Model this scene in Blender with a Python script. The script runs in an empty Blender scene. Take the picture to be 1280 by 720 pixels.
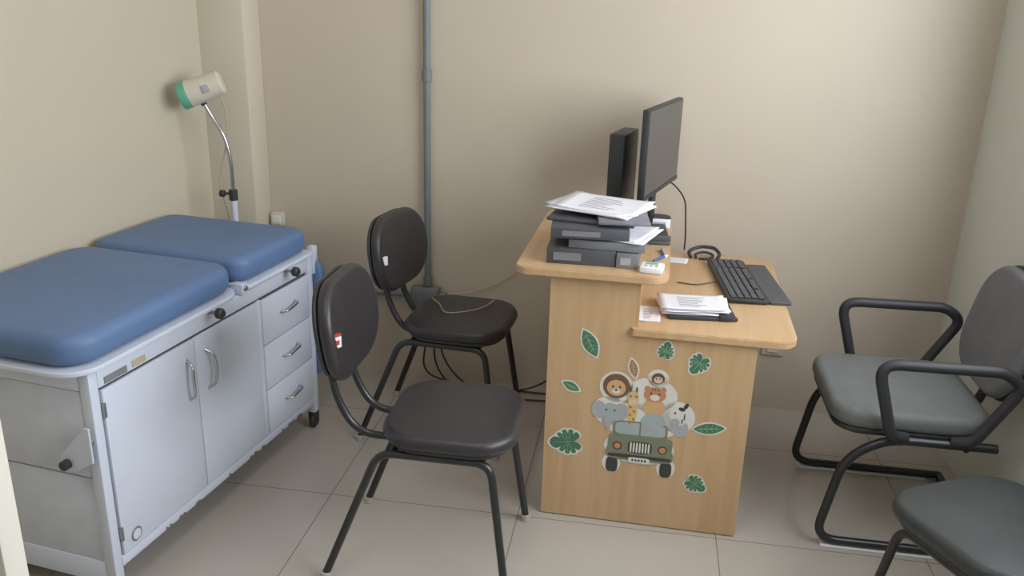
import bpy, bmesh, math, random
from mathutils import Matrix, Vector, Euler
random.seed(4)
C=bpy.context.collection
D=math.radians
# ------------------------------------------------------------ materials
def srgb(r,g,b):
    def f(c):
        c/=255.0
        return c/12.92 if c<=.04045 else ((c+.055)/1.055)**2.4
    return (f(r),f(g),f(b),1)
def mat(name,col,rough=.5,metal=0,noise=0,nscale=20,bump=0,bscale=200,coat=0,spec=.5,stretch=None):
    m=bpy.data.materials.new(name); m.use_nodes=True; nt=m.node_tree
    b=nt.nodes['Principled BSDF']
    b.inputs['Base Color'].default_value=col; b.inputs['Roughness'].default_value=rough
    b.inputs['Metallic'].default_value=metal; b.inputs['Specular IOR Level'].default_value=spec
    b.inputs['Coat Weight'].default_value=coat
    tc=nt.nodes.new('ShaderNodeTexCoord')
    mp=nt.nodes.new('ShaderNodeMapping'); nt.links.new(tc.outputs['Object'],mp.inputs[0])
    if stretch: mp.inputs['Scale'].default_value=stretch
    n=nt.nodes.new('ShaderNodeTexNoise'); n.inputs['Scale'].default_value=nscale; n.inputs['Detail'].default_value=6
    nt.links.new(mp.outputs[0],n.inputs['Vector'])
    r=nt.nodes.new('ShaderNodeValToRGB')
    k=noise if noise else .04
    r.color_ramp.elements[0].position=.3; r.color_ramp.elements[1].position=.7
    r.color_ramp.elements[0].color=(col[0]*(1-k),col[1]*(1-k),col[2]*(1-k),1)
    r.color_ramp.elements[1].color=(min(1,col[0]*(1+k)),min(1,col[1]*(1+k)),min(1,col[2]*(1+k)),1)
    nt.links.new(n.outputs['Fac'],r.inputs[0]); nt.links.new(r.outputs[0],b.inputs['Base Color'])
    if bump:
        n2=nt.nodes.new('ShaderNodeTexNoise'); n2.inputs['Scale'].default_value=bscale; n2.inputs['Detail'].default_value=3
        nt.links.new(tc.outputs['Object'],n2.inputs['Vector'])
        bp=nt.nodes.new('ShaderNodeBump'); bp.inputs['Strength'].default_value=bump; bp.inputs['Distance'].default_value=.002
        nt.links.new(n2.outputs['Fac'],bp.inputs['Height']); nt.links.new(bp.outputs[0],b.inputs['Normal'])
    return m
M={}
M['wall']=mat('wall_paint_beige',srgb(202,189,171),.5,noise=.03,nscale=2,bump=.15,bscale=90)
M['wallL']=mat('wall_paint_cream',srgb(200,190,169),.45,noise=.03,nscale=2,bump=.15,bscale=90)
M['wallR']=mat('wall_paint_glow_tint',srgb(216,219,212),.5,noise=.03,nscale=2,bump=.15,bscale=90)  # bright glow on the right wall put into this pale, cool colour
M['door']=mat('door_paint',srgb(222,218,206),.45,noise=.02,nscale=3)
M['colpaint']=mat('column_paint',srgb(208,198,178),.55,noise=.02,nscale=3)
M['ceil']=mat('ceiling_white',srgb(228,226,222),.8)
M['white']=mat('white_enamel',srgb(206,214,230),.3,noise=.03,nscale=6,bump=.05,bscale=60)
M['whitedirty']=mat('white_enamel_worn',srgb(198,204,216),.4,noise=.08,nscale=12)
M['rust']=mat('chipped_paint_rust',srgb(120,100,86),.8,noise=.2,nscale=40)
M['gap']=mat('dark_gap',srgb(70,72,76),.8)
M['blue']=mat('blue_vinyl',srgb(84,112,154),.5,noise=.06,nscale=5,bump=.3,bscale=350)
M['black']=mat('black_vinyl',srgb(44,42,46),.36,noise=.08,nscale=8,bump=.25,bscale=400)
M['blackT']=mat('black_tube_paint',srgb(35,37,41),.3,noise=.05)
M['blackP']=mat('black_plastic',srgb(42,44,48),.5,noise=.06)
M['screen']=mat('monitor_glass',srgb(48,50,52),.22)
M['greyfab']=mat('grey_green_vinyl',srgb(106,110,109),.6,noise=.08,nscale=15,bump=.4,bscale=300)
M['greyback']=mat('grey_fabric_back',srgb(110,111,117),.7,noise=.08,nscale=15,bump=.4,bscale=300)
M['darkgreen']=mat('dark_green_vinyl',srgb(50,55,55),.45,noise=.08,nscale=10,bump=.4,bscale=250)
M['chrome']=mat('chrome',srgb(190,192,196),.2,metal=1)
M['steel']=mat('dull_steel',srgb(150,152,155),.4,metal=.8)
M['pipe']=mat('grey_conduit_pvc',srgb(112,122,124),.5,noise=.06)
M['cream']=mat('cream_plastic',srgb(212,206,186),.45)
M['green']=mat('lamp_green',srgb(90,165,135),.4)
M['paper']=mat('paper_white',srgb(236,236,244),.8,noise=.02)
M['print']=mat('printed_grey',srgb(165,165,172),.8)
M['bind']=mat('binder_dark_grey',srgb(70,72,78),.5,noise=.1)
M['bind2']=mat('binder_mid_grey',srgb(118,120,126),.55,noise=.1)
M['clear']=mat('clear_rubber',srgb(170,170,165),.5)
M['red']=mat('label_red',srgb(190,50,50),.6)
M['bluepen']=mat('pen_blue',srgb(50,90,170),.4)
M['tan']=mat('cable_cream',srgb(180,172,140),.5)
def S(n,c): M[n]=mat('sticker_'+n,c,.5)
S('swhite',srgb(220,219,210));S('leaf',srgb(64,114,86));S('leafl',srgb(140,172,132));S('olive',srgb(118,124,102));S('dark',srgb(56,54,50))
S('lionb',srgb(112,80,62));S('lionf',srgb(208,165,114));S('ora',srgb(196,130,92));S('ele',srgb(168,170,174));S('gir',srgb(212,180,122));S('mon',srgb(92,70,60));S('skin',srgb(220,190,160));S('cyan',srgb(160,174,174));S('rusty',srgb(180,108,74))
def wood(name,axis):
    m=bpy.data.materials.new(name); m.use_nodes=True; nt=m.node_tree; b=nt.nodes['Principled BSDF']
    tc=nt.nodes.new('ShaderNodeTexCoord'); mp=nt.nodes.new('ShaderNodeMapping'); nt.links.new(tc.outputs['Object'],mp.inputs[0])
    sc=[14,14,14]; sc[axis]=.9; mp.inputs['Scale'].default_value=sc
    n=nt.nodes.new('ShaderNodeTexNoise'); n.inputs['Scale'].default_value=2.2; n.inputs['Detail'].default_value=9; n.inputs['Distortion'].default_value=.6
    nt.links.new(mp.outputs[0],n.inputs['Vector'])
    r=nt.nodes.new('ShaderNodeValToRGB'); e=r.color_ramp.elements
    e[0].position=.3; e[0].color=srgb(190,153,111); e[1].position=.72; e[1].color=srgb(203,170,129)
    x=e.new(.5); x.color=srgb(197,161,119)
    nt.links.new(n.outputs['Fac'],r.inputs[0]); nt.links.new(r.outputs[0],b.inputs['Base Color'])
    b.inputs['Roughness'].default_value=.42
    return m
M['woodV']=wood('light_wood_vertical',2); M['woodY']=wood('light_wood_top',1)
def floor_mat():
    m=bpy.data.materials.new('floor_tiles'); m.use_nodes=True; nt=m.node_tree; b=nt.nodes['Principled BSDF']
    tc=nt.nodes.new('ShaderNodeTexCoord'); mp=nt.nodes.new('ShaderNodeMapping'); nt.links.new(tc.outputs['Object'],mp.inputs[0])
    br=nt.nodes.new('ShaderNodeTexBrick'); br.offset=0; br.squash=1
    mp.inputs['Location'].default_value=(OX+.31+.615*8,OY-2.33+.6*10,0)
    nt.links.new(mp.outputs[0],br.inputs['Vector'])
    br.inputs['Scale'].default_value=1; br.inputs['Brick Width'].default_value=.615; br.inputs['Row Height'].default_value=.6
    br.inputs['Mortar Size'].default_value=.0020; br.inputs['Mortar Smooth'].default_value=.3
    br.inputs['Color1'].default_value=srgb(188,180,169); br.inputs['Color2'].default_value=srgb(185,177,166); br.inputs['Mortar'].default_value=srgb(132,124,116)
    n=nt.nodes.new('ShaderNodeTexNoise'); n.inputs['Scale'].default_value=2.5; n.inputs['Detail'].default_value=5; nt.links.new(tc.outputs['Object'],n.inputs['Vector'])
    mx=nt.nodes.new('ShaderNodeMixRGB'); mx.blend_type='MULTIPLY'; mx.inputs[0].default_value=.2
    nt.links.new(br.outputs['Color'],mx.inputs[1]); nt.links.new(n.outputs['Fac'],mx.inputs[2]); nt.links.new(mx.outputs[0],b.inputs['Base Color'])
    b.inputs['Roughness'].default_value=.26
    bp=nt.nodes.new('ShaderNodeBump'); bp.inputs['Strength'].default_value=.3; bp.inputs['Distance'].default_value=.001; bp.invert=True
    nt.links.new(br.outputs['Fac'],bp.inputs['Height']); nt.links.new(bp.outputs[0],b.inputs['Normal'])
    return m
# ------------------------------------------------------------ helpers
def new(name,me,parent=None,m=None,loc=(0,0,0),rot=(0,0,0),smooth=True):
    o=bpy.data.objects.new(name,me); C.objects.link(o)
    o.location=loc; o.rotation_euler=Euler([D(a) for a in rot])
    if parent: o.parent=parent
    if m: me.materials.append(M[m] if isinstance(m,str) else m)
    if smooth:
        for p in me.polygons: p.use_smooth=True
        try:
            me.set_sharp_from_angle(angle=D(35))
        except Exception: pass
    return o
def grp(name,loc=(0,0,0),rz=0):
    e=bpy.data.objects.new(name,None); C.objects.link(e); e.location=loc; e.rotation_euler=(0,0,D(rz)); e.empty_display_size=.1
    return e
def box(name,lo,hi,m,parent=None,bev=.003,rot=(0,0,0),segs=2):
    lo=Vector(lo);hi=Vector(hi);c=(lo+hi)/2;s=hi-lo
    bm=bmesh.new(); bmesh.ops.create_cube(bm,size=1)
    for v in bm.verts: v.co=Vector((v.co.x*s.x,v.co.y*s.y,v.co.z*s.z))
    if bev>0:
        bmesh.ops.bevel(bm,geom=bm.edges[:],offset=min(bev,min(s)*.45),segments=segs,profile=.5,affect='EDGES')
    me=bpy.data.meshes.new(name); bm.to_mesh(me); bm.free()
    return new(name,me,parent,m,c,rot)
def rrect(w,d,r,n=8):
    pts=[];r=min(r,w/2-.0005,d/2-.0005)
    for cx,cy,a0 in ((w/2-r,d/2-r,0),(-w/2+r,d/2-r,90),(-w/2+r,-d/2+r,180),(w/2-r,-d/2+r,270)):
        for i in range(n+1):
            a=D(a0+90*i/n); pts.append((cx+r*math.cos(a),cy+r*math.sin(a)))
    return pts
def cushion(name,w,d,h,cr,er,m,parent=None,loc=(0,0,0),rot=(0,0,0),crown=0,bend=None):
    rings=[];N=6
    for i in range(N+1):
        a=math.pi/2*i/N; rings.append((er*(1-math.sin(a)), er*(1-math.cos(a))))
    for i in range(N+1):
        a=math.pi/2*i/N; rings.append((er*(1-math.cos(a)), h-er+er*math.sin(a)))
    for k,f in ((.25,.5),(.5,.8),(.75,.95)):
        rings.append((er+(min(w,d)/2-er)*k, h+crown*f))
    bm=bmesh.new(); prev=None; first=None
    for ins,z in rings:
        pts=rrect(w-2*ins,d-2*ins,max(cr-ins,.004))
        vs=[bm.verts.new((x,y,z)) for x,y in pts]
        if prev:
            for i in range(len(vs)):
                j=(i+1)%len(vs); bm.faces.new((prev[i],prev[j],vs[j],vs[i]))
        else: first=vs
        prev=vs
    ct=bm.verts.new((0,0,h+crown))
    for i in range(len(prev)):
        bm.faces.new((prev[i],prev[(i+1)%len(prev)],ct))
    cb=bm.verts.new((0,0,rings[0][1]))
    for i in range(len(first)):
        bm.faces.new((first[(i+1)%len(first)],first[i],cb))
    if bend:
        for v in bm.verts: v.co=Vector(bend(v.co))
    bmesh.ops.recalc_face_normals(bm,faces=bm.faces[:])
    me=bpy.data.meshes.new(name); bm.to_mesh(me); bm.free()
    o=new(name,me,parent,m,loc,rot,smooth=False)
    for p in me.polygons: p.use_smooth=True
    return o
def fillet(pts,r,n=7):
    pts=[Vector(p) for p in pts]; out=[pts[0]]
    for i in range(1,len(pts)-1):
        a,b,c=pts[i-1],pts[i],pts[i+1]
        d1=(a-b);d2=(c-b); l1=d1.length;l2=d2.length; d1.normalize();d2.normalize()
        rr=min(r,l1*.48,l2*.48)
        p0=b+d1*rr;p2=b+d2*rr
        for k in range(n+1):
            t=k/n; out.append(p0*(1-t)**2+b*2*t*(1-t)+p2*t*t)
    out.append(pts[-1]); return out
def tube(name,pts,r,m,parent=None,fr=.05,seg=12):
    P=fillet(pts,fr) if fr>0 else [Vector(p) for p in pts]
    Q=[P[0]]
    for p in P[1:]:
        if (p-Q[-1]).length>1e-5: Q.append(p)
    P=Q; bm=bmesh.new(); prev=None
    t0=(P[1]-P[0]).normalized(); up=Vector((0,0,1)) if abs(t0.z)<.9 else Vector((1,0,0))
    nrm=t0.cross(up).normalized(); first=None
    for i,p in enumerate(P):
        t=((P[min(i+1,len(P)-1)]-P[max(i-1,0)])).normalized()
        nrm=(nrm-t*nrm.dot(t)).normalized(); bn=t.cross(nrm)
        vs=[bm.verts.new(p+(nrm*math.cos(2*math.pi*k/seg)+bn*math.sin(2*math.pi*k/seg))*r) for k in range(seg)]
        if prev:
            for k in range(seg): bm.faces.new((prev[k],prev[(k+1)%seg],vs[(k+1)%seg],vs[k]))
        else: first=vs
        prev=vs
    bm.faces.new(prev); bm.faces.new(first[::-1])
    bmesh.ops.recalc_face_normals(bm,faces=bm.faces[:])
    me=bpy.data.meshes.new(name); bm.to_mesh(me); bm.free()
    return new(name,me,parent,m)
def lathe(name,prof,m,parent=None,loc=(0,0,0),rot=(0,0,0),seg=28):
    bm=bmesh.new(); prev=None
    for r,z in prof:
        vs=[bm.verts.new((max(r,.0003)*math.cos(2*math.pi*k/seg),max(r,.0003)*math.sin(2*math.pi*k/seg),z)) for k in range(seg)]
        if prev:
            for k in range(seg): bm.faces.new((prev[k],prev[(k+1)%seg],vs[(k+1)%seg],vs[k]))
        prev=vs
    bm.faces.new(prev)
    bmesh.ops.recalc_face_normals(bm,faces=bm.faces[:])
    me=bpy.data.meshes.new(name); bm.to_mesh(me); bm.free()
    return new(name,me,parent,m,loc,rot)
def cyl(name,r,h,m,parent=None,loc=(0,0,0),rot=(0,0,0),bev=.002):
    return lathe(name,[(0,0),(r-bev,0),(r,bev),(r,h-bev),(r-bev,h),(0,h)],m,parent,loc,rot)
def prism(name,pts,axis,a,b,m,parent=None,loc=(0,0,0),rot=(0,0,0),bev=0):
    bm=bmesh.new()
    def mk(p,t):
        if axis=='y': return (p[0],t,p[1])
        if axis=='x': return (t,p[0],p[1])
        return (p[0],p[1],t)
    A=[bm.verts.new(mk(p,a)) for p in pts]; B=[bm.verts.new(mk(p,b)) for p in pts]
    bm.faces.new(A); bm.faces.new(B[::-1])
    for i in range(len(pts)):
        j=(i+1)%len(pts); bm.faces.new((A[i],B[i],B[j],A[j]))
    bmesh.ops.recalc_face_normals(bm,faces=bm.faces[:])
    if bev: 
        bmesh.ops.bevel(bm,geom=[e for e in bm.edges],offset=bev,segments=2,affect='EDGES')
    me=bpy.data.meshes.new(name); bm.to_mesh(me); bm.free()
    return new(name,me,parent,m,loc,rot)
# ------------------------------------------------------------ room
H=2.7; YB=3.28; YF=-1.3; XR=1.165
OX=(-2.6+XR+.1)/2; OY=(YF-.1+YB+.1)/2
M['floor']=floor_mat()
box('floor',(-2.6,YF-.1,-.1),(XR+.1,YB+.1,0),'floor',bev=0)
box('ceiling',(-2.6,YF-.1,H),(XR+.1,YB+.1,H+.1),'ceil',bev=0)
box('wall_back',(-2.0,YB,0),(XR+.1,YB+.12,H),'wall',bev=0)
box('wall_rear',(-2.6,YF-.12,0),(XR+.1,YF,H),'wallR',bev=0)
k=math.tan(D(8)); x0=-1.678
prism('wall_left',[(x0+(YB-3.14)*k,YB),(x0-(3.14-YF)*k,YF),(x0-(3.14-YF)*k-.12,YF),(x0+(YB-3.14)*k-.12,YB)],'z',0,H,'wallL')
wy0,wy1,wz0,wz1=.5,2.72,.98,2.3
bm=bmesh.new()
def addb(lo,hi):
    r=bmesh.ops.create_cube(bm,size=1)
    for v in r['verts']:
        v.co=Vector([(lo[i]+hi[i])/2+v.co[i]*(hi[i]-lo[i]) for i in range(3)])
addb((XR,YF,0),(XR+.14,wy0,H)); addb((XR,wy1,0),(XR+.14,YB,H)); addb((XR,wy0,0),(XR+.14,wy1,wz0)); addb((XR,wy0,wz1),(XR+.14,wy1,H))
me=bpy.data.meshes.new('wall_right'); bm.to_mesh(me); bm.free(); new('wall_right',me,None,'wallR',smooth=False)
w=grp('window_1')
for nm,lo,hi in (('frame_bottom',(XR+.05,wy0,wz0),(XR+.1,wy1,wz0+.05)),('frame_top',(XR+.05,wy0,wz1-.05),(XR+.1,wy1,wz1)),
    ('frame_side_a',(XR+.05,wy0,wz0+.05),(XR+.1,wy0+.05,wz1-.05)),('frame_side_b',(XR+.05,wy1-.05,wz0+.05),(XR+.1,wy1,wz1-.05)),('mullion',(XR+.055,1.59,wz0+.05),(XR+.095,1.63,wz1-.05))):
    box(nm,lo,hi,'whitedirty',w,.004)
box('column',(-1.75,3.135,0),(-1.5,YB,H),'colpaint',bev=.006)
d=grp('door_1')
box('leaf',(-1.62,.845,.008),(-.793,.885,2.1),'door',d,.003)
lathe('handle_rose',[(0,0),(.025,0),(.025,.008),(.01,.012),(.01,.05),(0,.05)],'steel',d,(-.87,.845,1.02),(90,0,0))
tube('handle_lever',[(-.87,.80,1.02),(-.98,.80,1.02)],.009,'steel',d,0)
# ------------------------------------------------------------ conduit
p=grp('conduit_pipe')
tube('vertical_run',[(-.835,3.257,.43),(-.835,3.257,H-.002)],.0140,'pipe',p,0,16)
cyl('coupling',.0185,.045,'pipe',p,(-.835,3.257,1.235))
cyl('coupling_low',.0185,.040,'pipe',p,(-.835,3.257,.42))
tube('horizontal_run',[(-.90,3.255,.375),(-1.45,3.255,.375)],.013,'pipe',p,0,14)
box('junction_box',(-.90,3.225,.335),(-.785,3.279,.415),'pipe',p,.006)
box('junction_cover',(-.89,3.218,.345),(-.795,3.226,.405),'pipe',p,.004)
cyl('port',.02,.03,'pipe',p,(-.785,3.255,.375),(0,90,0))
s=grp('wall_socket')
box('plate',(.515,3.268,.235),(.60,3.2795,.29),'cream',s,.004)
box('module',(.535,3.262,.25),(.58,3.269,.277),'ceil',s,.002)
s=grp('wall_socket')
box('body',(-1.495,3.245,.63),(-1.44,3.279,.685),'cream',s,.006)
box('face',(-1.487,3.238,.64),(-1.448,3.246,.675),'ceil',s,.003)
# ------------------------------------------------------------ exam couch
B=grp('exam_couch',(-1.272,1.76,0),-8)
L=1.02;W=.55;N0=-.050
zb,zt=.115,.655
for nm,x,y in (('post_near_front',0,N0),('post_far_front',0,L-.03),('post_near_back',-W,N0),('post_far_back',-W,L-.03)):
    box(nm,(x-.032 if x==0 else x,y,.065),(x if x==0 else x+.032,y+.03,zt+.015),'white',B,.004)
box('carcass',(-W+.01,N0+.012,zb+.01),(-.012,L-.01,zt-.03),'whitedirty',B,.002)
box('top_rail_front',(-.03,N0+.0305,zt-.035),(-.001,L-.0305,zt+.01),'white',B,.004)
box('top_rail_back',(-W,N0+.03,zt-.035),(-W+.03,L-.03,zt+.01),'white',B,.004)
box('top_rail_near',(-W+.03,N0,zt-.035),(-.032,N0+.03,zt+.01),'white',B,.004)
box('top_rail_far',(-W+.03,L-.03,zt-.035),(-.032,L,zt+.01),'white',B,.004)
box('bottom_rail_front',(-.03,N0+.0305,zb-.012),(-.001,L-.0305,zb+.018),'white',B,.003)
box('bottom_rail_near',(-W+.03,N0+.001,zb-.055),(-.032,N0+.028,zb+.012),'white',B,.003)
for i in range(16):
    y=N0+.06+random.random()*(L-N0-.12); a=.006+.014*random.random()
    prism('paint_chip_%d'%i,[(y-a,zb-.0105),(y-a*.5,zb-.003+random.random()*.004),(y+a*.3,zb-.005),(y+a,zb-.0105)],'x',-.0012,-.0004,'rust',B)
box('gap_panel',(-.014,N0+.035,zb+.02),(-.010,L-.035,zt-.038),'gap',B,0)
d0=N0+.036;dm=.345;d1=.668
box('door_left',(-.0095,d0,zb+.022),(.003,dm-.0015,zt-.042),'white',B,.003)
box('door_right',(-.0095,dm+.0015,zb+.022),(.003,d1-.003,zt-.042),'white',B,.003)
zz=[zb+.022,zb+.022+.158,zb+.022+.318,zt-.042]
for i in range(3):
    box('drawer_%d'%(i+1),(-.0095,d1+.022,zz[i]),(.003,L-.034,zz[i+1]-.004),'white',B,.003)
    zc=(zz[i]+zz[i+1])/2+.01; yc=(d1+.022+L-.034)/2
    tube('drawer_handle_%d'%(i+1),[(.002,yc-.045,zc-.006),(.024,yc-.035,zc-.006),(.026,yc+.035,zc+.004),(.002,yc+.045,zc+.004)],.0042,'chrome',B,.02)
box('divider_post',(-.0095,d1-.001,zb+.02),(.0005,d1+.020,zt-.04),'white',B,.002)
for nm,y,sg in (('door_handle_left',dm-.04,-1),('door_handle_right',dm+.045,1)):
    tube(nm,[(.002,y,.44),(.026,y+.006*sg,.455),(.03,y+.012*sg,.50),(.026,y+.006*sg,.55),(.002,y,.563)],.0045,'chrome',B,.025)
for z in (.2,.56):
    box('hinge_%d'%int(z*100),(-.002,d0-.006,z-.02),(.006,d0+.004,z+.02),'steel',B,.001)
box('label_strip',(-.0005,N0+.05,zt-.03),(.001,N0+.13,zt-.012),'bind2',B,0)
box('label_strip_b',(-.0005,N0+.15,zt-.028),(.001,N0+.20,zt-.010),'tan',B,0)
cyl('lock_ring',.02,.0012,'steel',B,(.003,d0+.05,zb+.055),(0,90,0),.0003)
cyl('lock_face',.015,.0012,'white',B,(.0045,d0+.05,zb+.055),(0,90,0),.0003)
box('end_panel_upper',(-W+.032,N0+.002,.38),(-.033,N0+.0115,zt-.036),'whitedirty',B,.002)
box('end_panel_lower',(-W+.032,N0+.006,zb+.012),(-.033,N0+.0115,.374),'whitedirty',B,.002)
prism('stirrup_bracket',[(.0,.535),(-.015,.535),(-.09,.455),(-.10,.435),(-.095,.405),(-.06,.405),(.0,.44)],'y',N0-.022,N0-.016,'white',B,bev=.001)
cyl('stirrup_bolt',.013,.02,'blackP',B,(-.076,N0-.022,.428),(90,0,0))
cyl('stirrup_spacer',.012,.017,'steel',B,(-.02,N0+.0,.49),(90,0,0))
for nm,x,y in (('caster_a',-.016,N0+.015),('caster_b',-.016,L-.015),('caster_c',-W+.016,N0+.015),('caster_d',-W+.016,L-.015)):
    box(nm+'_fork',(x-.016,y-.014,.035),(x+.016,y+.014,.07),'blackP',B,.003)
    cyl(nm+'_wheel',.027,.018,'blackP',B,(x-.009,y,.0272),(0,90,0),.004)
cushion('tray_near',.59,.69,.014,.085,.004,'white',B,(-.279,.2475,.672))
cushion('tray_far',.58,.42,.014,.03,.004,'white',B,(-.279,.815,.672))
cushion('mattress_near',.585,.672,.082,.085,.032,'blue',B,(-.289,.250,.687),crown=.005)
cushion('mattress_head',.575,.42,.082,.06,.03,'blue',B,(-.292,.818,.687),crown=.005)
box('pivot_block',(-.03,.58,zt+.01),(.012,.61,.70),'white',B,.003)
cyl('pivot_bolt',.009,.006,'steel',B,(.011,.595,.685),(0,90,0))
for y in (.0,.30,.5,.7,.93):
    box('support_%d'%int(y*100),(-.03,y-.012,zt+.008),(-.006,y+.012,.674),'white',B,.001)
for i,y in enumerate((.42,.84)):
    tube('knob_stem_%d'%i,[(.0,y,.668),(.045,y,.668)],.005,'steel',B,0)
    lathe('knob_%d'%i,[(0,0),(.011,0),(.016,.005),(.016,.018),(.011,.024),(0,.025)],'blackP',B,(.03,y,.668),(0,90,0))
cushion('footrest_pad',.43,.46,.036,.06,.015,'blue',B,(-.185,L+.044,.43),(90,0,0),crown=.003)
box('footrest_arm',(-.02,L+.001,.60),(.006,L+.03,.70),'white',B,.003)
tube('footrest_bar',[(-.006,L+.012,.675),(-.45,L+.012,.675)],.009,'white',B,0)
# ------------------------------------------------------------ gooseneck lamp
G=grp('gooseneck_exam_lamp',(-1.505,2.965,0))
for i in range(4):
    a=D(45+90*i)
    tube('base_leg_%d'%i,[(0,0,.07),(.085*math.cos(a),.085*math.sin(a),.035)],.011,'whitedirty',G,0)
    cyl('base_caster_%d'%i,.02,.016,'blackP',G,(.088*math.cos(a)-.008,.088*math.sin(a),.0205),(0,90,0))
tube('pole',[(0,0,.05),(0,0,.83)],.012,'white',G,0)
cyl('clamp_collar',.016,.04,'blackP',G,(0,0,.80))
tube('clamp_screw',[(0,0,.825),(-.04,-.01,.825)],.005,'blackP',G,0)
cyl('clamp_knob',.013,.018,'blackP',G,(-.03,-.008,.825),(0,-90,0))
tube('chrome_stem',[(0,0,.82),(.0,0,.96),(-.015,-.005,1.04),(-.05,-.01,1.10),(-.075,-.02,1.155)],.0075,'chrome',G,.05)
hd=grp('head_pivot',(-.080,-.025,1.205)); hd.parent=G; hd.rotation_euler=Euler((0,D(70),D(20)))
lathe('head_shell',[(0,.080),(.034,.080),(.043,.073),(.045,.048),(.046,.0),(.048,-.035),(.048,-.050)],'cream',hd)
lathe('head_green_ring',[(.049,-.074),(.050,-.048),(.047,-.043)],'green',hd)
lathe('head_face',[(.048,-.075),(.046,-.071),(.02,-.064),(0,-.062)],'green',hd)
box('head_label',(-.012,-.0495,.01),(.014,-.040,.035),'print',hd,.001)
tube('head_joint',[(-.073,-.02,1.15),(-.083,-.024,1.175)],.011,'blackP',G,0)
tube('lamp_cable',[(-.02,-.02,1.21),(.0,-.01,1.15),(.0,.0,1.05),(-.03,0,.95),(-.055,.0,.85),(-.03,.01,.75),(-.02,.01,.10)],.003,'tan',G,.05,8)
# ------------------------------------------------------------ visitor chair
def visitor_chair(name,loc,rz,boff=.36,padm='black',sz=.47,sw=.38,sd=.37,brz=0,bh=.28,bz=.222):
    e=grp(name,loc,rz)
    cushion('seat_pad',sd,sw,.045,.11,.021,padm,e,(0,0,sz-.05),crown=.007,
        bend=lambda c:(c.x,c.y,c.z-.75*max(0,c.x-.1)**2))
    cushion('seat_shell',sd-.03,sw-.03,.014,.10,.006,'blackP',e,(0,0,sz-.062))
    zu=sz-.075
    for s,n in ((1,'left'),(-1,'right')):
        y=.168*s
        tube('leg_frame_'+n,[(-.33,y*1.15,.012),(-.18,y*.95,zu),(.125,y*.95,zu),(.180,y*1.15,.012)],.0112,'blackT',e,.045)
        cyl('foot_rear_'+n,.015,.022,'clear',e,(-.33,y*1.15,0)); cyl('foot_front_'+n,.015,.022,'clear',e,(.180,y*1.15,0))
        yb=.075*s
        tube('back_support_'+n,[(.10,yb,zu+.004),(-boff+.07,yb,zu+.004),(-boff+.01,yb,zu+.11),(-boff-.02,yb,sz+.25)],.0105,'blackT',e,.07)
    for i,x in enumerate((-.14,.10)):
        tube('cross_bar_%d'%i,[(x,-.155,zu),(x,.155,zu)],.010,'blackT',e,0)
    pv=grp('back_rest',(-boff,0,sz+bz),brz); pv.parent=e
    cushion('back_pad',bh,.38,.04,.125,.019,padm,pv,(0,0,0),(0,82,0),crown=.006,bend=lambda c:(c.x,c.y,c.z+.5*c.y*c.y))
    cushion('back_shell',bh-.01,.37,.012,.12,.005,'blackP',pv,(-.012,0,0),(0,82,0),bend=lambda c:(c.x,c.y,c.z+.5*c.y*c.y))
    return e,pv
def tag(pv,red):
    t=grp('maker_tag',(.0555,-.160,.008),-32); t.parent=pv
    box('tag_white',(-.006,-.012,-.018),(.0005,.012,.012),'paper',t,0)
    if red: box('tag_red',(-.006,-.012,.012),(.0005,.012,.020),'red',t,0); box('tag_mark',(.0004,-.006,-.010),(.0010,.006,.003),'red',t,0)
c2,pv=visitor_chair('visitor_chair',(-.462,2.12,0),0,.335,bz=.228); tag(pv,True)
c1,pv=visitor_chair('visitor_chair',(-.607,2.865,0),-4,.265,brz=-7,bz=.210,bh=.272); tag(pv,False)
c3,pv=visitor_chair('visitor_chair',(.872,1.855,0),118,.240,'darkgreen',.46,.39,.39)
cb=grp('loose_cable')
tube('strand',[(-.74,2.95,.480),(-.70,2.90,.480),(-.66,2.80,.480),(-.58,2.84,.480),(-.53,2.90,.480),(-.51,2.98,.480)],.0020,'tan',cb,.05,8)
wc=grp('wall_cable')
tube('strand',[(-.775,3.262,.385),(-.65,3.262,.40),(-.50,3.265,.47),(-.36,3.265,.62),(-.30,3.265,.72)],.0025,'tan',wc,.08,8)
# ------------------------------------------------------------ armchair
A=grp('armchair',(.852,2.60,0),180)
cushion('seat_pad',.45,.46,.062,.09,.026,'greyfab',A,(.025,0,.39),crown=.008)
cushion('seat_shell',.43,.44,.02,.08,.008,'blackP',A,(.025,0,.373))
for s,n in ((1,'left'),(-1,'right')):
    y=.235*s
    tube('sled_'+n,[(-.20,y,.375),(.10,y,.375),(.205,y,.30),(.255,y,.018),(-.24,y,.018)],.0135,'blackT',A,.07)
    box('floor_strip_'+n,(-.20,y-.016,.0005),(.235,y+.016,.0055),'paper',A,.001)
    ya=.262*s
    tube('arm_'+n,[(.05,y,.385),(.10,ya,.40),(.165,ya,.618),(-.17,ya,.622),(-.22,ya,.58),(-.12,ya,.40),(-.08,y,.385)],.0165,'blackP',A,.06)
tube('sled_cross',[(-.24,-.235,.018),(-.24,.235,.018)],.0135,'blackT',A,0)
for i,x in enumerate((-.12,.08)):
    tube('seat_bar_%d'%i,[(x,-.235,.365),(x,.235,.365)],.011,'blackT',A,0)
tube('back_bracket',[(-.05,0,.365),(-.20,0,.37),(-.245,0,.50),(-.262,0,.60)],.014,'blackP',A,.05)
cushion('back_pad',.36,.41,.042,.13,.02,'greyback',A,(-.264,0,.645),(0,78,0),crown=.006,bend=lambda c:(c.x,c.y,c.z+.2*c.y*c.y))
cushion('back_shell',.37,.42,.016,.13,.007,'blackP',A,(-.274,0,.645),(0,78,0),bend=lambda c:(c.x,c.y,c.z+.2*c.y*c.y))
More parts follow.
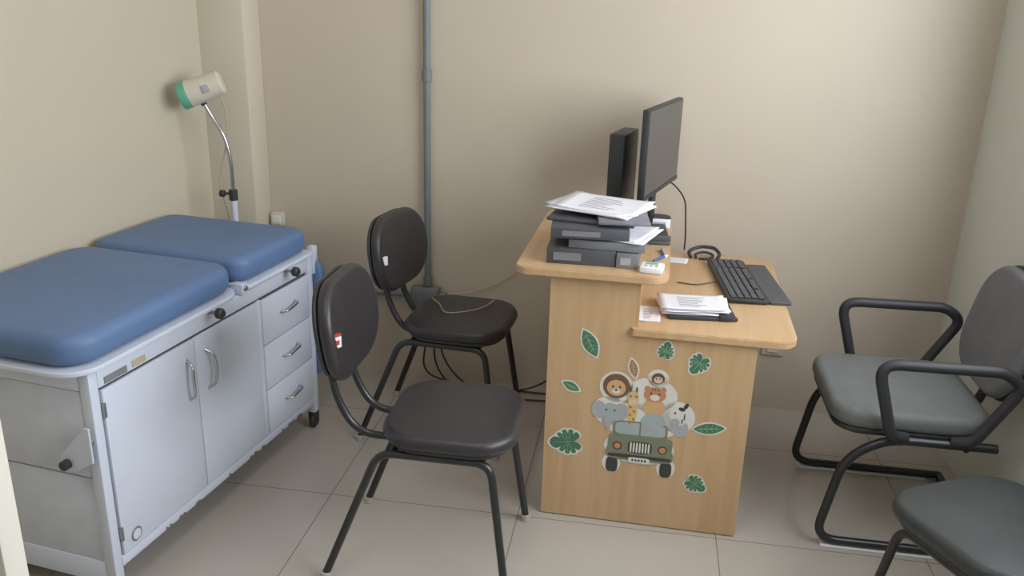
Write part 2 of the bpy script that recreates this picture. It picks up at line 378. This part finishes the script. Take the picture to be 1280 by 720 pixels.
# ------------------------------------------------------------ desk
K=grp('two_level_desk'); deskset=[K]
prism('end_panel_front',[(-.24,.004),(.36,.004),(.36,.636),(.02,.636),(.02,.80),(-.24,.80)],'y',2.355,2.375,'woodV',K)
prism('end_panel_back',[(-.24,.004),(.36,.004),(.36,.636),(.02,.636),(.02,.80),(-.24,.80)],'y',3.10,3.12,'woodV',K)
box('modesty_panel',(-.238,2.3755,.06),(-.22,3.0995,.80),'woodV',K,.001)
box('riser_panel',(.0,2.3755,.66),(.018,3.0995,.80),'woodV',K,.001)
def top(name,x0,x1,y0,y1,z0,z1,rfl,rfr,rbr=.01,rbl=.01):
    pts=[]
    for cx,cy,r,a0 in ((x0,y0,rfl,180),(x1,y0,rfr,270),(x1,y1,rbr,0),(x0,y1,rbl,90)):
        sx=1 if cx==x0 else -1; sy=1 if cy==y0 else -1
        for i in range(9):
            a=D(a0+90*i/8); pts.append((cx+sx*r+r*math.cos(a),cy+sy*r+r*math.sin(a)))
    return prism(name,pts,'z',z0,z1,'woodY',K,bev=.003)
top('lower_top',.0,.468,2.338,3.17,.636,.659,.01,.06,.05)
top('upper_top',-.345,.095,2.325,3.06,.80,.823,.04,.06,.02,.05)
for i,x in enumerate((-.2,.33)):
    cyl('glide_%d'%i,.009,.006,'blackP',K,(x,2.365,0),bev=.001); cyl('glide_b%d'%i,.009,.006,'blackP',K,(x,3.11,0),bev=.001)
def dgrp(*a,**k_):
    g=grp(*a,**k_); deskset.append(g); return g
Y0=2.3545
def flat(name,pts,layer,m,parent):
    y=Y0-.0005*layer
    bm=bmesh.new(); vs=[bm.verts.new((px,y,pz)) for px,pz in pts]; f=bm.faces.new(vs)
    bm.normal_update()
    if f.normal.y>0: f.normal_flip()
    me=bpy.data.meshes.new(name); bm.to_mesh(me); bm.free(); return new(name,me,parent,m,smooth=False)
def ell(cx,cz,a,b,rot=0,n=28,p=2.0):
    out=[]
    for i in range(n):
        t=2*math.pi*i/n; c,s=math.cos(t),math.sin(t)
        x=a*math.copysign(abs(c)**(2/p),c);z=b*math.copysign(abs(s)**(2/p),s)
        out.append((cx+x*math.cos(rot)-z*math.sin(rot),cz+x*math.sin(rot)+z*math.cos(rot)))
    return out
def lens(cx,cz,a,b,rot,n=12):
    pts=[]
    for i in range(n+1):
        t=-1+2*i/n; pts.append((a*t,b*(1-t*t)))
    for i in range(1,n):
        t=1-2*i/n; pts.append((a*t,-b*(1-t*t)))
    return [(cx+x*math.cos(rot)-z*math.sin(rot),cz+x*math.sin(rot)+z*math.cos(rot)) for x,z in pts]
def monst(cx,cz,r,rot,cut=.42,k=1.0):
    pts=[];n=144
    for i in range(n):
        t=2*math.pi*i/n-math.pi
        base=.78+.32*math.exp(-(t/.45)**2)-.45*math.exp(-((abs(t)-math.pi)/.28)**2)
        notch=0
        for q in (.55,1.05,1.6,2.15):
            notch=max(notch,math.exp(-((abs(t)-q)/.075)**2))
        rr=r*k*base*(1-cut*notch)
        pts.append((cx+rr*math.cos(t+rot),cz+rr*math.sin(t+rot)))
    return pts
leaves=[('lens',-.116,.596,.046,.021,-62,'leaf'),('lens',-.165,.452,.028,.013,-25,'leaf'),('lens',.25,.36,.046,.017,8,'leaf'),('lens',.016,.53,.030,.012,-75,'rusty'),
 ('mon',.104,.591,.030,0,80,'leaf'),('mon',.203,.568,.037,0,-120,'leaf'),('mon',-.163,.265,.054,0,190,'leaf'),('mon',.223,.171,.036,0,-30,'leaf')]
for t,x,z,a,b_,r,m_ in leaves:
    e=dgrp('leaf_sticker'); r=D(r)
    if t=='lens':
        flat('border',lens(x,z,a+.007,b_+.005,r),1,'swhite',e); flat('leaf',lens(x,z,a,b_,r),2,m_,e)
        flat('vein',lens(x,z,a*.85,.0018,r),3,'leafl',e)
        for q in (-.5,-.15,.2,.5):
            for sg in (1,-1):
                flat('side_vein',lens(x+a*q*math.cos(r)-sg*b_*.38*math.sin(r),z+a*q*math.sin(r)+sg*b_*.38*math.cos(r),b_*.5,.0009,r+sg*.9),3,'leafl',e)
    else:
        flat('border',monst(x,z,a,r,.05,1.13),1,'swhite',e); flat('leaf',monst(x,z,a,r,.34),2,m_,e)
        flat('midrib',lens(x+a*.2*math.cos(r),z+a*.2*math.sin(r),a*.75,.0012,r),3,'leafl',e)
        for q in range(6):
            an=r+(-1)**q*(.8+.5*(q//2))
            flat('vein_%d'%q,lens(x+a*.38*math.cos(an),z+a*.38*math.sin(an),a*.34,.001,an),3,'leafl',e)
e=dgrp('safari_vehicle_sticker')
for x,z,a,b_ in ((-.03,.465,.050,.050),(.075,.45,.075,.056),(-.045,.385,.052,.047),(.155,.385,.052,.052),(.09,.505,.031,.029),(.05,.36,.12,.06),(.05,.27,.106,.056),(-.03,.21,.028,.033),(.135,.21,.028,.033)):
    flat('border',ell(x,z,a,b_),1,'swhite',e)
def fe(n,x,z,a,b_,m_,l,r=0,p=2.0): flat(n,ell(x,z,a,b_,D(r),p=p),l,m_,e)
fe('elephant_ear',-.078,.385,.022,.030,'ele',2); fe('elephant_ear',-.01,.385,.022,.028,'ele',2); fe('elephant_head',-.043,.38,.030,.031,'cyan',3); fe('elephant_trunk',-.05,.345,.009,.026,'ele',4,12)
fe('elephant_eye',-.055,.388,.003,.003,'dark',5);fe('elephant_eye',-.03,.388,.003,.003,'dark',5)
fe('lion_mane',-.03,.468,.040,.040,'lionb',3); fe('lion_face',-.03,.462,.028,.026,'lionf',4); fe('lion_eye',-.04,.466,.003,.004,'dark',5); fe('lion_eye',-.019,.466,.003,.004,'dark',5); fe('lion_muzzle',-.03,.452,.012,.009,'swhite',5); fe('lion_nose',-.03,.456,.004,.003,'dark',6)
fe('giraffe_neck',.022,.39,.014,.045,'gir',3); fe('giraffe_head',.022,.435,.017,.024,'gir',4); fe('giraffe_horn',.013,.462,.003,.01,'lionb',4); fe('giraffe_horn',.031,.462,.003,.01,'lionb',4); fe('giraffe_muzzle',.022,.42,.013,.011,'skin',5); fe('giraffe_eye',.014,.44,.003,.003,'dark',5); fe('giraffe_eye',.031,.44,.003,.003,'dark',5)
for q in range(6): fe('giraffe_spot',.016+.011*(q%2),.352+.013*q,.004,.004,'rusty',4)
fe('cub_ear',.062,.470,.009,.009,'ora',3); fe('cub_ear',.108,.470,.009,.009,'ora',3); fe('cub_head',.085,.452,.032,.024,'ora',4); fe('cub_muzzle',.085,.443,.014,.01,'swhite',5); fe('cub_eye',.073,.456,.003,.0035,'dark',5); fe('cub_eye',.097,.456,.003,.0035,'dark',5); fe('cub_body',.085,.41,.032,.03,'lionf',3)
for q in (-1,0,1): fe('cub_stripe',.085+q*.009,.470,.0016,.006,'lionb',5)
fe('monkey_ear',.068,.505,.008,.008,'skin',3); fe('monkey_ear',.112,.505,.008,.008,'skin',3); fe('monkey_head',.09,.505,.019,.018,'mon',4); fe('monkey_face',.09,.501,.013,.011,'skin',5); fe('monkey_eye',.085,.505,.002,.003,'dark',6); fe('monkey_eye',.095,.505,.002,.003,'dark',6)
fe('zebra_head',.158,.392,.027,.032,'swhite',3,20); fe('zebra_muzzle',.15,.37,.014,.012,'ele',4); fe('zebra_ear',.178,.425,.006,.011,'dark',4,-25); fe('zebra_mane',.166,.414,.010,.006,'dark',4,-20); fe('zebra_eye',.148,.4,.003,.004,'dark',5); fe('zebra_stripe',.176,.39,.002,.012,'dark',4); fe('zebra_stripe',.17,.375,.002,.009,'dark',4); fe('zebra_body',.165,.35,.026,.028,'ele',2)
fe('hippo_head',.085,.362,.034,.028,'cyan',4); fe('hippo_muzzle',.085,.345,.028,.015,'ele',5)
fe('windshield',.05,.330,.082,.028,'olive',3,p=5); fe('windshield_glass',.05,.332,.075,.021,'cyan',3.5,p=5); fe('windshield_bar',.05,.332,.002,.021,'olive',5.2,p=5)
fe('wheel',-.028,.205,.018,.026,'dark',3,p=3); fe('wheel',.135,.205,.018,.026,'dark',3,p=3)
fe('bonnet',.053,.285,.096,.028,'olive',6,p=6); fe('body',.053,.25,.100,.024,'olive',6.5,p=5)
fe('grille',.053,.272,.036,.020,'dark',7,p=5)
for q in range(7): fe('grille_bar',.026+q*.009,.272,.0026,.017,'swhite',8,p=4)
for x in (-.015,.121): fe('headlight_ring',x,.272,.014,.014,'dark',7); fe('headlight',x,.272,.010,.010,'ora',8)
fe('bumper',.053,.240,.095,.006,'dark',8,p=6); fe('number_plate',.053,.229,.032,.009,'swhite',9,p=6)
for q in range(5): fe('plate_mark',.034+q*.0095,.229,.003,.004,'dark',10,p=4)
# ------------------------------------------------------------ things on desk
ZU=.8235; ZL=.6595
def subgrp(parent,name,loc,rz):
    g=grp(name,loc,rz); g.parent=parent; return g
def binder(parent,name,loc,rz,w,d_,h,m,m2='paper',label=None):
    e=subgrp(parent,name,loc,rz)
    box('cover_bottom',(-w/2,-d_/2,0),(w/2,d_/2,.003),m,e,.001)
    box('cover_top',(-w/2,-d_/2,h-.003),(w/2,d_/2,h),m,e,.001)
    box('spine',(-w/2,-d_/2-.002,0),(w/2,-d_/2+.001,h),m,e,.001)
    box('page_block',(-w/2+.012,-d_/2+.004,.0035),(w/2-.008,d_/2-.01,h-.0035),m2,e,.001)
    if label: box('spine_label',(label[0],-d_/2-.0035,h*.25),(label[1],-d_/2-.0025,h*.75),label[2],e,0)
    return e
def sheets(parent,name,loc,rz,w,d_,n,th=.0016,jit=.012,lines=True,tilt=0,curl=4):
    e=subgrp(parent,name,loc,rz)
    if tilt: e.rotation_euler[1]=D(tilt)
    for i in range(n):
        dx,dy=random.uniform(-jit,jit),random.uniform(-jit,jit); a=random.uniform(-6,6)
        bm=bmesh.new(); bmesh.ops.create_grid(bm,x_segments=10,y_segments=10,size=.5)
        for v in bm.verts:
            u=v.co.x
            v.co.x*=w; v.co.y*=d_; v.co.z=(i+1)*th+ curl*.02*max(0,abs(u)-.25)**2*(i+1)/n
        me=bpy.data.meshes.new('sheet'); bm.to_mesh(me); bm.free()
        o=new('sheet_%d'%i,me,e,'paper',(dx,dy,0),(0,0,a)); sm=o.modifiers.new('s','SOLIDIFY'); sm.thickness=.0006
    if lines:
        for j in range(7):
            r1=.05+.15*random.random()
            box('text_row_%d'%j,(dx-w*.22,dy-d_*.33+j*d_*.1,(n)*th+.0008),(dx+w*r1,dy-d_*.33+j*d_*.1+.003,(n)*th+.0014),'print',e,0)
    return e
st=dgrp('binder_stack',(-.13,2.53,ZU),1)
binder(st,'ring_binder_a',(-.035,0,0),1,.20,.28,.046,'bind',label=(-.08,.0,'bind2'))
binder(st,'ring_binder_b',(.105,-.02,0),-2,.062,.25,.043,'bind2',label=(-.02,.01,'print'))
binder(st,'ring_binder_c',(.045,.0,.0465),-3,.22,.26,.024,'bind2')
sheets(st,'loose_papers',(.10,-.03,.0705),-16,.13,.20,4,lines=False,curl=2)
binder(st,'ring_binder_d',(-.02,-.005,.078),4,.225,.27,.030,'bind',label=(-.08,.03,'bind2'))
box('folder_board',(-.13,-.09,.1085),(.13,.16,.118),'bind',st,.003,rot=(0,0,-8))
box('folder_grey',(.0,-.12,.1185),(.15,.08,.130),'bind2',st,.004,rot=(0,0,6))
sheets(st,'top_papers',(.01,.04,.131),-20,.26,.21,6,curl=3,tilt=1)
t=dgrp('document_tray',(.035,2.76,ZU),5)
box('tray_base',(-.05,-.10,0),(.05,.10,.014),'bind',t,.004); box('tray_lid',(-.045,-.09,.014),(.045,.095,.02),'blackP',t,.002); box('tray_lip',(-.05,-.10,.014),(.05,-.09,.03),'bind',t,.002)
l=dgrp('desk_label',(.055,2.90,ZU),0)
box('card',(-.025,-.02,0),(.035,-.016,.03),'paper',l,.001,rot=(-12,0,0)); box('card_print',(-.017,-.0235,.010),(.02,-.0225,.020),'print',l,0,rot=(-12,0,0))
c=dgrp('digital_timer',(.045,2.385,ZU),-6)
box('body',(-.032,-.03,0),(.032,.03,.018),'paper',c,.004); box('display',(-.02,.002,.018),(.016,.02,.0192),'leafl',c,.0)
for i in range(3): cyl('button_%d'%i,.005,.003,'print',c,(-.016+i*.015,-.014,.0175),bev=.0005)
for i,(x,y,a) in enumerate(((.062,2.50,60),(.072,2.56,100))):
    pn=dgrp('pen',(x,y,ZU+.004),a); tube('barrel',[(-.03,0,0),(.03,0,0)],.0036,'bluepen',pn,0); tube('cap',[(.03,0,0),(.045,0,0)],.0040,'paper',pn,0); tube('clip',[(.02,0,.005),(.044,0,.005)],.001,'chrome',pn,0)
pc=dgrp('slim_computer',(-.088,2.955,ZU),-12)
box('case',(-.028,-.085,.006),(.028,.085,.308),'blackP',pc,.005); box('front_bezel',(-.026,-.090,.01),(.026,-.084,.304),'blackP',pc,.003)
box('foot',(-.04,-.07,0),(.035,.07,.007),'blackP',pc,.002)
mo=dgrp('computer_monitor',(.045,2.98,ZU),-14)
zc=1.085-ZU
box('panel',(-.016,-.232,zc-.148),(.006,.200,zc+.144),'blackP',mo,.004)
box('bezel_bottom',(.006,-.232,zc-.148),(.009,.200,zc-.134),'blackP',mo,.001)
box('glass',(.0062,-.226,zc-.133),(.0075,.194,zc+.138),'screen',mo,0)
box('back_bulge',(-.035,-.10,zc-.08),(-.016,.10,zc+.07),'blackP',mo,.009)
box('stand_neck',(-.033,-.025,.008),(-.018,.025,zc+.02),'blackP',mo,.004)
cushion('stand_base',.075,.13,.009,.03,.003,'blackP',mo,(.0,0,0))
tube('power_cable',[(-.01,.10,zc-.13),(.02,.16,zc-.17),(.05,.19,zc-.22),(.06,.20,-.10),(.06,.20,-.15)],.003,'blackP',mo,.04,8)
kb=dgrp('computer_keyboard',(.322,2.850,ZL+.0005),97)
box('case',(-.215,-.065,.004),(.215,.065,.017),'blackP',kb,.004,rot=(2,0,0))
for r in range(5):
    for q in range(15):
        if r==4 and 4<=q<=8:
            if q==4: box('space_bar',(-.19+4*.0205,-.052,.0175),(-.19+9*.0205-.002,-.052+.018,.0215),'bind',kb,.002)
            continue
        x=-.205+q*.0205; y=.036-r*.022
        box('key_%d_%d'%(r,q),(x,y,.017+.001*(4-r)*.4),(x+.0175,y+.018,.0215+.001*(4-r)*.4),'bind',kb,.002,segs=1)
for r in range(5):
    for q in range(4):
        x=.115+q*.0235
        box('numkey_%d_%d'%(r,q),(x,.036-r*.022,.017),(x+.0195,.036-r*.022+.018,.0215),'bind',kb,.002,segs=1)
cushion('wrist_rest',.40,.070,.010,.01,.003,'bind',kb,(-.01,-.1015,0))
tube('keyboard_cord',[(-.02,.066,.008),(-.03,.10,.004),(-.05,.14,.003),(-.03,.20,.003)],.002,'blackP',kb,.04,8)
cc=dgrp('coiled_cable',(.225,3.115,ZL),0)
tube('coil_outer',[(-.05,-.02,.006),(-.06,.01,.02),(-.02,.035,.035),(.035,.03,.035),(.055,.0,.02),(.045,-.02,.006)],.0065,'blackP',cc,.03,10)
tube('coil_inner',[(-.03,-.02,.005),(-.035,.01,.012),(.0,.022,.02),(.035,.01,.012),(.02,-.02,.005),(-.02,-.025,.005)],.005,'blackP',cc,.03,10)
pp=dgrp('paper_sheet',(.115,3.06,ZL),0); sheets(pp,'sheet_set',(0,0,0),-10,.10,.07,1,lines=False,jit=0,curl=1)
fo=dgrp('black_folder_with_papers',(.182,2.538,ZL),8)
box('cover',(-.09,-.075,0),(.115,.080,.006),'blackP',fo,.003); box('ring_strip',(-.09,-.085,.0),(.115,-.07,.012),'blackP',fo,.004)
box('clip',(.06,-.09,.004),(.10,-.06,.018),'blackP',fo,.003)
sheets(fo,'papers',(-.0,.010,.0065),-2,.20,.135,8,th=.0028,curl=3)
nt_=dgrp('paper_note',(.045,2.475,ZL),2); sheets(nt_,'note',(0,0,0),0,.07,.13,1,lines=True,jit=0,curl=1)
T=Matrix.Translation((.06,2.35,0))@Matrix.Rotation(D(-1.5),4,'Z')@Matrix.Translation((-.06,-2.35,0))
bpy.context.view_layer.update()
for g in deskset: g.matrix_world=T@g.matrix_world
# ------------------------------------------------------------ cables under desk
k=grp('power_cables')
tube('cable_a',[(-.80,3.235,.32),(-.76,3.20,.12),(-.66,3.18,.02),(-.50,3.16,.012),(-.36,3.17,.05),(-.27,3.18,.12)],.004,'blackP',k,.08,8)
tube('cable_b',[(-.79,3.235,.32),(-.80,3.20,.10),(-.70,3.15,.008),(-.50,3.12,.008),(-.27,3.14,.008)],.004,'blackP',k,.08,8)
tube('cable_c',[(-.82,3.235,.32),(-.85,3.20,.05),(-.7,3.22,.007),(-.5,3.21,.007),(-.27,3.2,.007)],.004,'blackP',k,.08,8)
# ------------------------------------------------------------ lights
def area(name,loc,rot,sx,sy,e,col):
    l=bpy.data.lights.new(name,'AREA'); l.shape='RECTANGLE'; l.size=sx; l.size_y=sy; l.energy=e; l.color=col
    o=bpy.data.objects.new(name,l); C.objects.link(o); o.location=loc; o.rotation_euler=Euler([D(a) for a in rot]); return o
area('window_daylight',(XR+.16,(wy0+wy1)/2,(wz0+wz1)/2),(0,90,0),1.3,2.2,88,(.92,.96,1.0))
cf=grp('added_ceiling_fill')  # unseen fixture, added only to house the fill light
box('housing',(-.6,.4,H-.05),(-.2,1.6,H-.0005),'whitedirty',cf,.005)
area('ceiling_fill_area',(-.4,1.0,H-.055),(0,0,0),.35,1.1,10,(1,.98,.96))  # weak fill added overhead, not an observed lamp
wd=bpy.data.worlds.new('w'); bpy.context.scene.world=wd; wd.use_nodes=True
wn=wd.node_tree; bg=wn.nodes['Background']; sk=wn.nodes.new('ShaderNodeTexSky'); sk.sky_type='HOSEK_WILKIE'; sk.turbidity=5
wn.links.new(sk.outputs[0],bg.inputs[0]); bg.inputs[1].default_value=1.0
# ------------------------------------------------------------ camera
cam=bpy.data.cameras.new('camera'); co=bpy.data.objects.new('camera',cam); C.objects.link(co)
cam.sensor_width=36; cam.lens=36*1080/1280; cam.clip_start=.02
R=Matrix.Rotation(D(8.5),3,'Z')@Matrix.Rotation(D(71),3,'X')@Matrix.Rotation(D(1.64),3,'Z')
co.matrix_world=Matrix.Translation((0,0,1.57))@R.to_4x4()
bpy.context.scene.camera=co
vs=bpy.context.scene.view_settings
vs.view_transform='Standard'; vs.exposure=-.38; vs.gamma=1.10
